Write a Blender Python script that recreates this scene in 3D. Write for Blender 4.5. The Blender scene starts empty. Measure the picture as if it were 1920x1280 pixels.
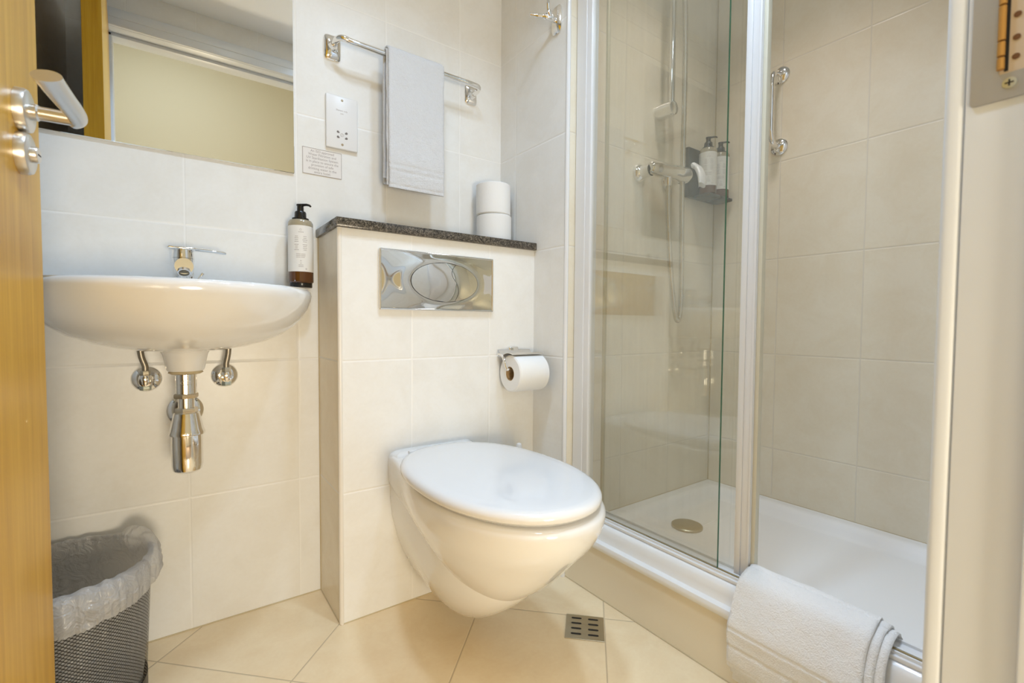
import bpy, bmesh, math, random
from mathutils import Vector, Matrix, noise
random.seed(7)
S = bpy.context.scene
COL = S.collection
PI = math.pi

# ------------------------------------------------------------------ camera
CAM = Vector((0.0, 0.0, 0.7590))
YAW, PITCH, ROLL, FPX = 0.62247, -0.03706, 0.00681, 879.93
def cam_axes():
    cy, sy, cp, sp, cr, sr = (math.cos(YAW), math.sin(YAW), math.cos(PITCH), math.sin(PITCH), math.cos(ROLL), math.sin(ROLL))
    fwd = Vector((sy * cp, cy * cp, sp)); right = Vector((cy, -sy, 0)); up = right.cross(fwd)
    return (cr * right + sr * up), (-sr * right + cr * up), fwd
RT, UP, FW = cam_axes()
cd = bpy.data.cameras.new('camera'); cam = bpy.data.objects.new('camera', cd); COL.objects.link(cam)
cam.matrix_world = Matrix(((RT.x, UP.x, -FW.x, CAM.x), (RT.y, UP.y, -FW.y, CAM.y), (RT.z, UP.z, -FW.z, CAM.z), (0, 0, 0, 1)))
cd.sensor_width = 36; cd.lens = FPX * 36 / 1920; cd.clip_start = 0.02
cd.dof.use_dof = True; cd.dof.focus_distance = 1.45; cd.dof.aperture_fstop = 6.3
S.camera = cam

# ------------------------------------------------------------------ world, lights, exposure
W = bpy.data.worlds.new('world'); S.world = W; W.use_nodes = True
W.node_tree.nodes['Background'].inputs[0].default_value = (0.9, 0.95, 1, 1)
W.node_tree.nodes['Background'].inputs[1].default_value = 0.05
S.view_settings.view_transform = 'Standard'; S.view_settings.look = 'None'
S.view_settings.gamma = 1; S.view_settings.use_curve_mapping = False
S.view_settings.exposure = 0.12
ZC = 2.165                                  # ceiling
DOWNLIGHTS = [(0.26, 0.60, 5.1, 2.3, (0.53, 0.735, 1.0)), (1.24, 0.66, 1.65, 1.7, (0.95, 0.88, 0.88)), (0.66, 0.40, 4.8, 2.3, (0.53, 0.735, 1.0))]
def area(name, loc, size, power, color, rot=(0, 0, 0), shape='DISK', spread=PI):
    l = bpy.data.lights.new(name, 'AREA'); l.shape = shape; l.size = size; l.energy = power; l.color = color; l.spread = spread
    o = bpy.data.objects.new(name, l); COL.objects.link(o); o.location = loc; o.rotation_euler = rot
    return o
for x, y, p, sp_, lc in DOWNLIGHTS:
    area('downlight_bulb', (x, y, ZC - 0.012), 0.14, p, lc, spread=sp_)
area('hall_low_fill', (0.16, -1.14, 0.46), 0.5, 19.0, (1.0, 0.86, 0.65), (math.radians(90), 0, 0))  # added warm fill through the doorway, unseen and without a fixture
area('hall_top_fill', (0.0, -0.45, 2.66), 0.4, 6.0, (0.78, 0.88, 1.0))  # added cool fill from above for the jamb top, no fixture

# ------------------------------------------------------------------ helpers
ORG = {}
def tag(o, label=None, cat=None, group=None, kind=None):
    if label: o['label'] = label
    if cat: o['category'] = cat
    if group: o['group'] = group
    if kind: o['kind'] = kind
    return o
def thing(name, loc, label, cat, group=None):
    o = bpy.data.objects.new(name, None); COL.objects.link(o); o.location = loc
    o.empty_display_size = 0.05
    ORG[o.name] = Vector(loc)
    return tag(o, label, cat, group)
def obj(name, bm, mat, parent=None, label=None, cat=None, group=None, kind=None, sharp=35, smooth=True, rebase=True, mats=None):
    bmesh.ops.recalc_face_normals(bm, faces=bm.faces[:])
    for f in bm.faces: f.smooth = smooth
    if smooth:
        lim = math.radians(sharp)
        for e in bm.edges:
            if len(e.link_faces) == 2 and e.calc_face_angle(0) > lim: e.smooth = False
    if parent is not None: org = ORG[parent.name]
    elif kind == 'structure' or not rebase: org = Vector((0, 0, 0))
    else:
        xs = [v.co for v in bm.verts]
        org = Vector(((min(c.x for c in xs) + max(c.x for c in xs)) / 2, (min(c.y for c in xs) + max(c.y for c in xs)) / 2, min(c.z for c in xs)))
    bmesh.ops.translate(bm, verts=bm.verts[:], vec=-org)
    me = bpy.data.meshes.new(name); bm.to_mesh(me); bm.free()
    for m in (mats or [mat]): me.materials.append(m)
    o = bpy.data.objects.new(name, me); COL.objects.link(o)
    if parent is not None: o.parent = parent
    else: o.location = org
    ORG[o.name] = org.copy()
    return tag(o, label, cat, group, kind)
def BM(): return bmesh.new()
def box(bm, x0, x1, y0, y1, z0, z1, bev=0, seg=2, M=None):
    g = bmesh.ops.create_cube(bm, size=1)
    vs = g['verts']
    for v in vs: v.co = Vector((x0 + (v.co.x + .5) * (x1 - x0), y0 + (v.co.y + .5) * (y1 - y0), z0 + (v.co.z + .5) * (z1 - z0)))
    if bev:
        es = list({e for v in vs for e in v.link_edges})
        r = bmesh.ops.bevel(bm, geom=es, offset=bev, segments=seg, affect='EDGES', profile=.5)
        vs = list({v for f in r['faces'] for v in f.verts} | {v for v in vs if v.is_valid})
    if M is not None:
        for v in vs: v.co = M @ v.co
    return vs
def frame(d):
    d = Vector(d).normalized()
    a = Vector((0, 0, 1)) if abs(d.z) < .9 else Vector((1, 0, 0))
    u = a.cross(d).normalized(); return u, d.cross(u)
def rings(bm, rs, cap0=True, cap1=True, close=True):
    R = [[bm.verts.new(p) for p in r] for r in rs]
    n = len(R[0])
    for a, b in zip(R, R[1:]):
        for i in range(n if close else n - 1):
            j = (i + 1) % n
            try: bm.faces.new((a[i], a[j], b[j], b[i]))
            except ValueError: pass
    if cap0: bm.faces.new(R[0][::-1])
    if cap1: bm.faces.new(R[-1])
    return R
def tube(bm, pts, r, n=16, cap=True, flat=1.0, closed=False):
    pts = [Vector(p) for p in pts]; N = len(pts); out = []
    u = None
    for i, p in enumerate(pts):
        if closed: d = pts[(i + 1) % N] - pts[i - 1]
        else: d = (pts[min(i + 1, N - 1)] - pts[max(i - 1, 0)])
        d.normalize()
        if u is None: u, v = frame(d)
        else:
            u = (u - d * u.dot(d)).normalized(); v = d.cross(u)
        rr = r[i] if isinstance(r, (list, tuple)) else r
        out.append([p + rr * (math.cos(2 * PI * k / n) * u + flat * math.sin(2 * PI * k / n) * v) for k in range(n)])
    if closed: out.append(out[0]); cap = False
    rings(bm, out, cap, cap)
def lathe(bm, prof, c=(0, 0, 0), axis=(0, 0, 1), n=32, cap0=True, cap1=True, sx=1.0):
    """profile of (radius, height) along axis from c"""
    d = Vector(axis).normalized(); u, v = frame(d); c = Vector(c)
    rings(bm, [[c + d * h + max(r, 1e-5) * (sx * math.cos(2 * PI * k / n) * u + math.sin(2 * PI * k / n) * v) for k in range(n)] for r, h in prof], cap0, cap1)
def smooth_path(P, n=8):
    P = [Vector(p) for p in P]; out = []
    for i in range(len(P) - 1):
        p0 = P[max(i - 1, 0)]; p1 = P[i]; p2 = P[i + 1]; p3 = P[min(i + 2, len(P) - 1)]
        for k in range(n):
            t = k / n
            out.append(.5 * ((2 * p1) + (-p0 + p2) * t + (2 * p0 - 5 * p1 + 4 * p2 - p3) * t * t + (-p0 + 3 * p1 - 3 * p2 + p3) * t ** 3))
    out.append(P[-1]); return out
def dshape(cx, a, yf, yc, wb, yb, z, n=40, m=10, p=2.0, bx=0.0):
    """outline: elliptical front (towards -y), sides running back to a straight rear edge"""
    L = []
    for i in range(m): 
        t = i / m; s = t * t * (3 - 2 * t)
        L.append((wb + (a - wb) * s, yb + (yc - yb) * t))
    for i in range(n + 1):
        th = PI / 2 * i / n
        L.append((a * max(math.cos(th), 0) ** (2 / p), yc - (yc - yf) * math.sin(th) ** (2 / p)))
    R = [Vector((cx + x, y, z)) for x, y in L]
    return R + [Vector((cx - x, y, z)) for x, y in L[:-1][::-1]]

# ------------------------------------------------------------------ materials
def mat(name, col=(.8, .8, .8), rough=.5, metal=0, spec=.5, coat=0, trans=0, ior=1.45, emis=None, es=0, alpha=1, sheen=0, sss=0):
    m = bpy.data.materials.new(name); m.use_nodes = True
    b = m.node_tree.nodes['Principled BSDF']
    b.inputs['Base Color'].default_value = (*col, 1); b.inputs['Roughness'].default_value = rough
    b.inputs['Metallic'].default_value = metal; b.inputs['Specular IOR Level'].default_value = spec
    b.inputs['Coat Weight'].default_value = coat; b.inputs['Coat Roughness'].default_value = .04
    b.inputs['Transmission Weight'].default_value = trans; b.inputs['IOR'].default_value = ior
    b.inputs['Alpha'].default_value = alpha; b.inputs['Sheen Weight'].default_value = sheen
    if sss: b.inputs['Subsurface Weight'].default_value = sss; b.inputs['Subsurface Radius'].default_value = (.01, .01, .01)
    if emis: b.inputs['Emission Color'].default_value = (*emis, 1); b.inputs['Emission Strength'].default_value = es
    return m
def N(m, t, **k):
    n = m.node_tree.nodes.new(t)
    for a, v in k.items(): setattr(n, a, v)
    return n
def LK(m, a, b): m.node_tree.links.new(a, b)
def math_(m, op, a, b=None, c=None):
    n = N(m, 'ShaderNodeMath', operation=op)
    for i, v in enumerate((a, b, c)):
        if v is None: continue
        if isinstance(v, (int, float)): n.inputs[i].default_value = v
        else: LK(m, v, n.inputs[i])
    return n.outputs[0]
def ramp(m, fac, stops):
    r = N(m, 'ShaderNodeValToRGB'); LK(m, fac, r.inputs[0]); e = r.color_ramp.elements
    while len(e) < len(stops): e.new(.5)
    for el, (p, c) in zip(e, stops): el.position = p; el.color = (*c, 1)
    return r.outputs[0]
def add_noise_bump(m, scale=60, strength=.1, dist=.001, detail=4, coords='Object', stretch=None):
    b = m.node_tree.nodes['Principled BSDF']; tc = N(m, 'ShaderNodeTexCoord')
    v = tc.outputs[coords]
    if stretch:
        mp = N(m, 'ShaderNodeMapping'); mp.inputs['Scale'].default_value = stretch; LK(m, v, mp.inputs[0]); v = mp.outputs[0]
    n = N(m, 'ShaderNodeTexNoise'); n.inputs['Scale'].default_value = scale; n.inputs['Detail'].default_value = detail; LK(m, v, n.inputs[0])
    bp = N(m, 'ShaderNodeBump'); bp.inputs['Strength'].default_value = strength; bp.inputs['Distance'].default_value = dist
    LK(m, n.outputs[0], bp.inputs['Height']); LK(m, bp.outputs[0], b.inputs['Normal'])
    return n, bp
def tile_mat(name, ua, u0, du, va, v0, dv, c1, c2, grout, rough=.30, gw=.0016, rot=False, gd=.8, stain=False):
    """ceramic tile with grout joints; ua, va: the object-space axes the joints are counted along"""
    m = mat(name, c1, rough); b = m.node_tree.nodes['Principled BSDF']
    tc = N(m, 'ShaderNodeTexCoord'); sep = N(m, 'ShaderNodeSeparateXYZ'); LK(m, tc.outputs['Object'], sep.inputs[0])
    X, Y, Z = sep.outputs
    if rot: U = math_(m, 'SUBTRACT', X, Y); V = math_(m, 'ADD', X, Y)
    else: U = {'X': X, 'Y': Y, 'Z': Z}[ua]; V = {'X': X, 'Y': Y, 'Z': Z}[va]
    def dist(c, o, d):
        t = math_(m, 'DIVIDE', math_(m, 'SUBTRACT', c, o), d)
        f = math_(m, 'FRACT', math_(m, 'ADD', t, 100.5))
        return math_(m, 'MULTIPLY', math_(m, 'ABSOLUTE', math_(m, 'SUBTRACT', f, .5)), d), math_(m, 'FLOOR', math_(m, 'ADD', t, 100))
    du_, iu = dist(U, u0, du); dv_, iv = dist(V, v0, dv)
    # distance to nearest joint
    dm = math_(m, 'MINIMUM', du_, dv_)
    mr = N(m, 'ShaderNodeMapRange'); mr.interpolation_type = 'SMOOTHSTEP'; LK(m, dm, mr.inputs[0])
    mr.inputs[1].default_value = gw * .6; mr.inputs[2].default_value = gw * 1.5
    cmb = N(m, 'ShaderNodeCombineXYZ'); LK(m, iu, cmb.inputs[0]); LK(m, iv, cmb.inputs[1])
    wn = N(m, 'ShaderNodeTexWhiteNoise'); wn.noise_dimensions = '3D'; LK(m, cmb.outputs[0], wn.inputs[0])
    off = N(m, 'ShaderNodeVectorMath', operation='SCALE'); LK(m, wn.outputs['Color'], off.inputs[0]); off.inputs['Scale'].default_value = 7
    add = N(m, 'ShaderNodeVectorMath', operation='ADD'); LK(m, tc.outputs['Object'], add.inputs[0]); LK(m, off.outputs[0], add.inputs[1])
    n1 = N(m, 'ShaderNodeTexNoise'); n1.inputs['Scale'].default_value = 9; n1.inputs['Detail'].default_value = 9; n1.inputs['Roughness'].default_value = .62; n1.inputs['Distortion'].default_value = .6
    LK(m, add.outputs[0], n1.inputs[0])
    n2 = N(m, 'ShaderNodeTexNoise'); n2.inputs['Scale'].default_value = 120; n2.inputs['Detail'].default_value = 3
    LK(m, add.outputs[0], n2.inputs[0])
    f = math_(m, 'ADD', math_(m, 'MULTIPLY', n1.outputs[0], .8), math_(m, 'MULTIPLY', n2.outputs[0], .2))
    col = ramp(m, f, [(.36, c2), (.60, c1)])
    mx = N(m, 'ShaderNodeMix', data_type='RGBA'); LK(m, mr.outputs[0], mx.inputs[0]); mx.inputs[6].default_value = (*grout, 1); LK(m, col, mx.inputs[7])
    LK(m, mx.outputs[2], b.inputs['Base Color'])
    rr = N(m, 'ShaderNodeMapRange'); LK(m, mr.outputs[0], rr.inputs[0]); rr.inputs[3].default_value = .7; rr.inputs[4].default_value = rough
    LK(m, rr.outputs[0], b.inputs['Roughness'])
    mr2 = N(m, 'ShaderNodeMapRange'); mr2.interpolation_type = 'SMOOTHSTEP'; LK(m, dm, mr2.inputs[0]); mr2.inputs[1].default_value = 0; mr2.inputs[2].default_value = gw * 2.6
    h = math_(m, 'ADD', math_(m, 'MULTIPLY', mr2.outputs[0], 1.0), math_(m, 'MULTIPLY', n1.outputs[0], .35))
    bp = N(m, 'ShaderNodeBump'); bp.inputs['Strength'].default_value = gd; bp.inputs['Distance'].default_value = .0008
    LK(m, h, bp.inputs['Height']); LK(m, bp.outputs[0], b.inputs['Normal'])
    return m
TC1, TC2, TG = (.84, .84, .82), (.80, .79, .755), (.88, .875, .85)
MT_B = tile_mat('tile_back', 'X', .0225, .2495, 'Z', 0, .33, TC1, TC2, TG)
MT_BOX = tile_mat('tile_box', 'X', .2685, .2485, 'Z', 0, .332, TC1, TC2, TG)
MT_BOXS = tile_mat('tile_box_side_bounce', 'Y', 5.0, 20, 'Z', 0, .332, (.86, .78, .63), (.80, .71, .55), TG)  # same tile as the front; warm bounce light painted into its colour
MT_A = tile_mat('tile_side', 'Y', 1.288, .25, 'Z', 0, .33, TC1, TC2, TG)
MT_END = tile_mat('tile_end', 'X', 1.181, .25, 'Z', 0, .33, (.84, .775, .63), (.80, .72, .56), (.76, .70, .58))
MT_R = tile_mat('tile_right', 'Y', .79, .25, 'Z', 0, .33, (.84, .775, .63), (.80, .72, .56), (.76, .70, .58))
MT_F = tile_mat('tile_front', 'X', .1, .25, 'Z', 0, .33, TC1, TC2, TG)
MT_FL = tile_mat('tile_floor', 'X', .067, .467, 'Y', 1.711, .467, (.92, .76, .51), (.86, .68, .43), (.60, .48, .31), rough=.3, rot=True, gw=.0018)
M_PAINT = mat('white_gloss_paint', (.72, .765, .82), .28); add_noise_bump(M_PAINT, 40, .12, .001)
M_CEIL = mat('ceiling_paint', (.88, .92, .97), .8)
M_CREAM = mat('cream_wall', (.80, .745, .58), .8)
M_CARPET = mat('hall_carpet', (.30, .22, .15), .95); add_noise_bump(M_CARPET, 300, .6, .003)
M_CER = mat('white_ceramic', (.80, .795, .78), .10, spec=.5, coat=.6)
M_SEAT = mat('seat_plastic', (.78, .78, .78), .14, coat=.3)
M_ACR = mat('white_acrylic', (.86, .86, .85), .18, coat=.3)
M_CHR = mat('chrome', (.86, .85, .83), .06, metal=1)
M_CHR2 = mat('polished_plate_chrome', (.80, .775, .72), .04, metal=1)
M_SAT = mat('satin_nickel', (.72, .69, .64), .30, metal=1)
M_STEEL = mat('steel_plate', (.44, .46, .49), .42, metal=.85)
M_MIR = mat('mirror_silver', (.90, .91, .89), .006, metal=1)
M_BLK = mat('black_gap', (.012, .011, .01), .6)
M_BPL = mat('black_plastic', (.014, .012, .010), .22)
M_PLA = mat('white_plastic', (.80, .80, .80), .28)
M_ALU = mat('white_aluminium', (.80, .80, .80), .22, coat=.2)
M_PANEL = mat('beige_panel', (.84, .76, .60), .25)
M_CAULK = mat('caulk', (.56, .47, .30), .6)
M_PRINT = mat('print', (.18, .16, .15), .6)
M_PRINT2 = mat('print_light', (.42, .38, .36), .6)
M_LABEL = mat('label_paper', (.80, .78, .74), .5)
M_CARD = mat('cardboard', (.42, .28, .14), .9)
M_RUST = mat('rusty_brass', (.50, .27, .07), .45, metal=.6)
def stone():
    m = mat('granite', (.12, .11, .10), .18); b = m.node_tree.nodes['Principled BSDF']; tc = N(m, 'ShaderNodeTexCoord')
    v = N(m, 'ShaderNodeTexVoronoi'); v.inputs['Scale'].default_value = 420; LK(m, tc.outputs['Object'], v.inputs[0])
    n = N(m, 'ShaderNodeTexNoise'); n.inputs['Scale'].default_value = 160; n.inputs['Detail'].default_value = 5; LK(m, tc.outputs['Object'], n.inputs[0])
    f = math_(m, 'ADD', math_(m, 'MULTIPLY', v.outputs['Color'], .5), math_(m, 'MULTIPLY', n.outputs[0], .5))
    LK(m, ramp(m, f, [(.3, (.02, .018, .015)), (.5, (.075, .064, .05)), (.72, (.22, .19, .15))]), b.inputs['Base Color'])
    return m
M_STONE = stone()
def wood():
    m = mat('oak_veneer', (.6, .38, .15), .30, spec=.35, coat=.10); b = m.node_tree.nodes['Principled BSDF']; tc = N(m, 'ShaderNodeTexCoord')
    mp = N(m, 'ShaderNodeMapping'); mp.inputs['Scale'].default_value = (30, 30, 1.1); LK(m, tc.outputs['Object'], mp.inputs[0])
    n = N(m, 'ShaderNodeTexNoise'); n.inputs['Scale'].default_value = 3; n.inputs['Detail'].default_value = 8; n.inputs['Distortion'].default_value = .5; LK(m, mp.outputs[0], n.inputs[0])
    mp2 = N(m, 'ShaderNodeMapping'); mp2.inputs['Scale'].default_value = (300, 300, 6); LK(m, tc.outputs['Object'], mp2.inputs[0])
    n2 = N(m, 'ShaderNodeTexNoise'); n2.inputs['Scale'].default_value = 3; n2.inputs['Detail'].default_value = 3; LK(m, mp2.outputs[0], n2.inputs[0])
    f = math_(m, 'ADD', math_(m, 'MULTIPLY', n.outputs[0], .7), math_(m, 'MULTIPLY', n2.outputs[0], .3))
    LK(m, ramp(m, f, [(.3, (.52, .255, .008)), (.5, (.62, .33, .015)), (.7, (.72, .42, .045))]), b.inputs['Base Color'])
    return m
M_WOOD = wood()
def cloth(c):
    m = mat('terry_cotton', c, .95, sheen=.4); b = m.node_tree.nodes['Principled BSDF']; tc = N(m, 'ShaderNodeTexCoord')
    v = N(m, 'ShaderNodeTexNoise'); v.inputs['Scale'].default_value = 420; v.inputs['Detail'].default_value = 4; LK(m, tc.outputs['Object'], v.inputs[0])
    v2 = N(m, 'ShaderNodeTexNoise'); v2.inputs['Scale'].default_value = 90; v2.inputs['Detail'].default_value = 3; LK(m, tc.outputs['Object'], v2.inputs[0])
    bp = N(m, 'ShaderNodeBump'); bp.inputs['Strength'].default_value = .9; bp.inputs['Distance'].default_value = .0022
    LK(m, math_(m, 'ADD', v.outputs[0], v2.outputs[0]), bp.inputs['Height']); LK(m, bp.outputs[0], b.inputs['Normal'])
    return m
M_TOWEL = cloth((.66, .67, .69)); M_MAT = cloth((.86, .85, .83))
M_TP = mat('toilet_paper', (.84, .84, .83), .95); add_noise_bump(M_TP, 350, .3, .0008, stretch=(1, 1, .3))
def glass(name, tint, film):
    m = bpy.data.materials.new(name); m.use_nodes = True; nt = m.node_tree; nt.nodes.clear()
    o = N(m, 'ShaderNodeOutputMaterial'); t = N(m, 'ShaderNodeBsdfTransparent'); t.inputs[0].default_value = (*tint, 1)
    g = N(m, 'ShaderNodeBsdfGlossy'); g.inputs[0].default_value = (.92, .94, .92, 1); g.inputs['Roughness'].default_value = .02
    d = N(m, 'ShaderNodeBsdfDiffuse'); d.inputs[0].default_value = (.80, .80, .72, 1)
    lw = N(m, 'ShaderNodeLayerWeight'); lw.inputs[0].default_value = .5
    fr = math_(m, 'ADD', math_(m, 'MULTIPLY', math_(m, 'POWER', lw.outputs['Facing'], 5), .92), .064)
    mx = N(m, 'ShaderNodeMixShader'); LK(m, fr, mx.inputs[0]); LK(m, t.outputs[0], mx.inputs[1]); LK(m, g.outputs[0], mx.inputs[2])
    tc = N(m, 'ShaderNodeTexCoord'); mp = N(m, 'ShaderNodeMapping'); mp.inputs['Scale'].default_value = (60, 60, 1.5); LK(m, tc.outputs['Object'], mp.inputs[0])
    n = N(m, 'ShaderNodeTexNoise'); n.inputs['Scale'].default_value = 2; n.inputs['Detail'].default_value = 5; LK(m, mp.outputs[0], n.inputs[0])
    m2 = N(m, 'ShaderNodeMixShader'); LK(m, math_(m, 'MULTIPLY', n.outputs[0], film), m2.inputs[0])
    LK(m, mx.outputs[0], m2.inputs[1]); LK(m, d.outputs[0], m2.inputs[2]); LK(m, m2.outputs[0], o.inputs[0])
    return m
M_GLASS = glass('screen_glass', (.972, .97, .95), .06)
M_GEDGE = mat('glass_edge', (.05, .16, .09), .15)
M_AMBER = mat('amber_bottle', (.10, .035, .008), .08, coat=.5)
M_SOAPTOP = mat('bottle_shoulder', (.36, .31, .21), .10, coat=.5)
def bagmat():
    m = bpy.data.materials.new('bin_bag_film'); m.use_nodes = True; nt = m.node_tree; nt.nodes.clear()
    o = N(m, 'ShaderNodeOutputMaterial'); t = N(m, 'ShaderNodeBsdfTransparent'); t.inputs[0].default_value = (.97, .97, .97, 1)
    d = N(m, 'ShaderNodeBsdfDiffuse'); d.inputs[0].default_value = (.93, .93, .93, 1); tl = N(m, 'ShaderNodeBsdfTranslucent'); tl.inputs[0].default_value = (.93, .93, .93, 1)
    g = N(m, 'ShaderNodeBsdfGlossy'); g.inputs['Roughness'].default_value = .2
    tcb = N(m, 'ShaderNodeTexCoord'); nb = N(m, 'ShaderNodeTexNoise'); nb.inputs['Scale'].default_value = 28; nb.inputs['Detail'].default_value = 5; nb.inputs['Distortion'].default_value = 2.5; LK(m, tcb.outputs['Object'], nb.inputs[0])
    bb = N(m, 'ShaderNodeBump'); bb.inputs['Strength'].default_value = .9; bb.inputs['Distance'].default_value = .008; LK(m, nb.outputs[0], bb.inputs['Height'])
    for q in (d, tl, g): LK(m, bb.outputs[0], q.inputs['Normal'])
    a = N(m, 'ShaderNodeMixShader'); a.inputs[0].default_value = .6; LK(m, d.outputs[0], a.inputs[1]); LK(m, tl.outputs[0], a.inputs[2])
    b = N(m, 'ShaderNodeMixShader'); b.inputs[0].default_value = .10; LK(m, a.outputs[0], b.inputs[1]); LK(m, g.outputs[0], b.inputs[2])
    c = N(m, 'ShaderNodeMixShader'); c.inputs[0].default_value = .74; LK(m, t.outputs[0], c.inputs[1]); LK(m, b.outputs[0], c.inputs[2])
    LK(m, c.outputs[0], o.inputs[0]); return m
M_BAG = bagmat()
def meshmat():
    """black expanded-metal mesh: holes let the light through"""
    m = bpy.data.materials.new('wire_mesh'); m.use_nodes = True; b = m.node_tree.nodes['Principled BSDF']
    b.inputs['Base Color'].default_value = (.018, .017, .016, 1); b.inputs['Metallic'].default_value = .6; b.inputs['Roughness'].default_value = .35
    uv = N(m, 'ShaderNodeUVMap'); sep = N(m, 'ShaderNodeSeparateXYZ'); LK(m, uv.outputs[0], sep.inputs[0])
    def tri(c):
        return math_(m, 'ABSOLUTE', math_(m, 'SUBTRACT', math_(m, 'FRACT', c), .5))
    p = math_(m, 'ADD', sep.outputs[0], sep.outputs[1]); q = math_(m, 'SUBTRACT', sep.outputs[0], sep.outputs[1])
    hole = math_(m, 'LESS_THAN', math_(m, 'MAXIMUM', tri(p), tri(q)), .385)
    o = m.node_tree.nodes['Material Output']; t = N(m, 'ShaderNodeBsdfTransparent'); mx = N(m, 'ShaderNodeMixShader')
    LK(m, hole, mx.inputs[0]); LK(m, b.outputs[0], mx.inputs[1]); LK(m, t.outputs[0], mx.inputs[2]); LK(m, mx.outputs[0], o.inputs[0])
    return m
M_MESH = meshmat()

# ------------------------------------------------------------------ key planes (metres)
YB, YBOX, XA, YE, XR, XL = 1.3785, 1.184, .935, 1.033, 1.693, -.34
XBOX, YF = .326, .12               # box left side; inner face of the door wall
XJ, XH = .62, -.215                # latch jamb, hinge jamb
XG, XSL = .980, 1.008              # fixed pane, sliding pane
TT = .155                          # tray rim height

def slab(name, x0, x1, y0, y1, z0, z1, m, kind='structure'):
    bm = BM(); box(bm, x0, x1, y0, y1, z0, z1); return obj(name, bm, m, kind=kind, smooth=False)
T = .1
slab('floor', XL - T, XR + T, -1.3, YB + T, -.05, 0, MT_FL)
slab('ceiling', XL - T, XR + T, YF, YB + T, ZC, ZC + .05, M_CEIL)
slab('wall_back', XL - T, XA + .3, YB, YB + T, 0, ZC, MT_B)
slab('wall_left', XL - T, XL, YF - .12, YB, 0, ZC, MT_A)
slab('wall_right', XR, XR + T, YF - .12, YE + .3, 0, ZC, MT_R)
# partition between the cistern niche and the shower: two visible faces, each with its own joints
bm = BM(); box(bm, XA, XR, YE, YB, 0, ZC)
bm.faces.ensure_lookup_table()
for f in bm.faces:
    f.material_index = 1 if f.calc_center_median().x < XA + .001 else 0
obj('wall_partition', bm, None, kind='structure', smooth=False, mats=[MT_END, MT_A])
# door wall with its opening
bm = BM()
box(bm, XL, XH - .03, -.01, YF, 0, ZC); box(bm, XJ + .03, XR, -.01, YF, 0, ZC); box(bm, XH - .03, XJ + .03, -.01, YF, 2.02, ZC)
obj('wall_front', bm, MT_F, kind='structure', smooth=False)
# cistern box
bm = BM(); box(bm, XBOX, XA, YBOX, YB, 0, .993)
for f in bm.faces: f.material_index = 1 if f.calc_center_median().x < XBOX + .001 else 0
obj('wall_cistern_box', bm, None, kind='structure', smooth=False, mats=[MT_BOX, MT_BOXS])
# white corner beads of the tiling
bm = BM(); tube(bm, [(XBOX + .004, YBOX + .004, 0), (XBOX + .004, YBOX + .004, .993)], .0062, 16)
obj('trim_1', bm, mat('tile_bead', (.80, .76, .69), .25), kind='structure')
bm = BM(); tube(bm, [(XA + .004, YE + .004, 0), (XA + .004, YE + .004, ZC)], .0065, 16)
obj('trim_2', bm, M_ALU, kind='structure')
# patterned border course under the ceiling
def border(name, x0, x1, y0, y1):
    bm = BM(); box(bm, x0, x1, y0, y1, 2.05, 2.055, .001); box(bm, x0, x1, y0, y1, 2.125, 2.13, .001)
    L = max(x1 - x0, y1 - y0); n = int(L / .05)
    for i in range(n):
        c = (i + .5) / n
        px, py = (x0 + (x1 - x0) * c, (y0 + y1) / 2) if x1 - x0 > y1 - y0 else ((x0 + x1) / 2, y0 + (y1 - y0) * c)
        ax = (0, 1, 0) if x1 - x0 > y1 - y0 else (1, 0, 0)
        u, v = frame(ax)
        tube(bm, [Vector((px, py, 2.09)) + .024 * (math.cos(t) * u + math.sin(t) * v) for t in [2 * PI * k / 14 for k in range(14)]], .002, 6, closed=True)
    return obj(name, bm, mat('border_relief', (.70, .70, .72), .3), kind='structure')
border('trim_3', XL + .004, XA - .004, YB - .003, YB); border('trim_4', XL, XL + .003, YF + .02, YB - .004)
# plinth silicone lines
bm = BM()
tube(bm, [(XBOX, YB - .001, 0), (XBOX, YB - .001, .993)], .0022, 8); tube(bm, [(XL, YB, .0008), (XBOX, YB, .0008)], .0022, 8)
tube(bm, [(XBOX, YBOX, .0008), (XA, YBOX, .0008)], .0018, 8); tube(bm, [(XBOX, YB, .0008), (XBOX, YBOX, .0008)], .0018, 8)
tube(bm, [(XR - .001, YE - .001, TT), (XR - .001, YE - .001, ZC)], .003, 8)
obj('trim_5', bm, M_CAULK, kind='structure')

# door lining and architrave
bm = BM()
for s, xj in ((1, XJ), (-1, XH)):
    a, b = sorted((xj, xj + s * .03)); box(bm, a, b, -.012, YF, 0, 2.025, .001)
    a, b = sorted((xj - s * .014, xj)); box(bm, a, b, 0.0, .068, 0, 1.997, .0025)
    a, b = sorted((xj, xj + s * .07)); box(bm, a, b, YF, .136, 0, 2.067, .005, 3)
box(bm, XH, XJ, -.012, YF, 1.997, 2.025, .001); box(bm, XH, XJ, 0, .068, 1.983, 1.997, .002)
box(bm, XH - .07, XJ + .07, YF, .136, 1.997, 2.067, .005, 3)
box(bm, XH - .07, XJ + .07, YF, .139, 2.030, 2.068, .003, 2)
frm = obj('trim_6', bm, M_PAINT, kind='structure')
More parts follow.
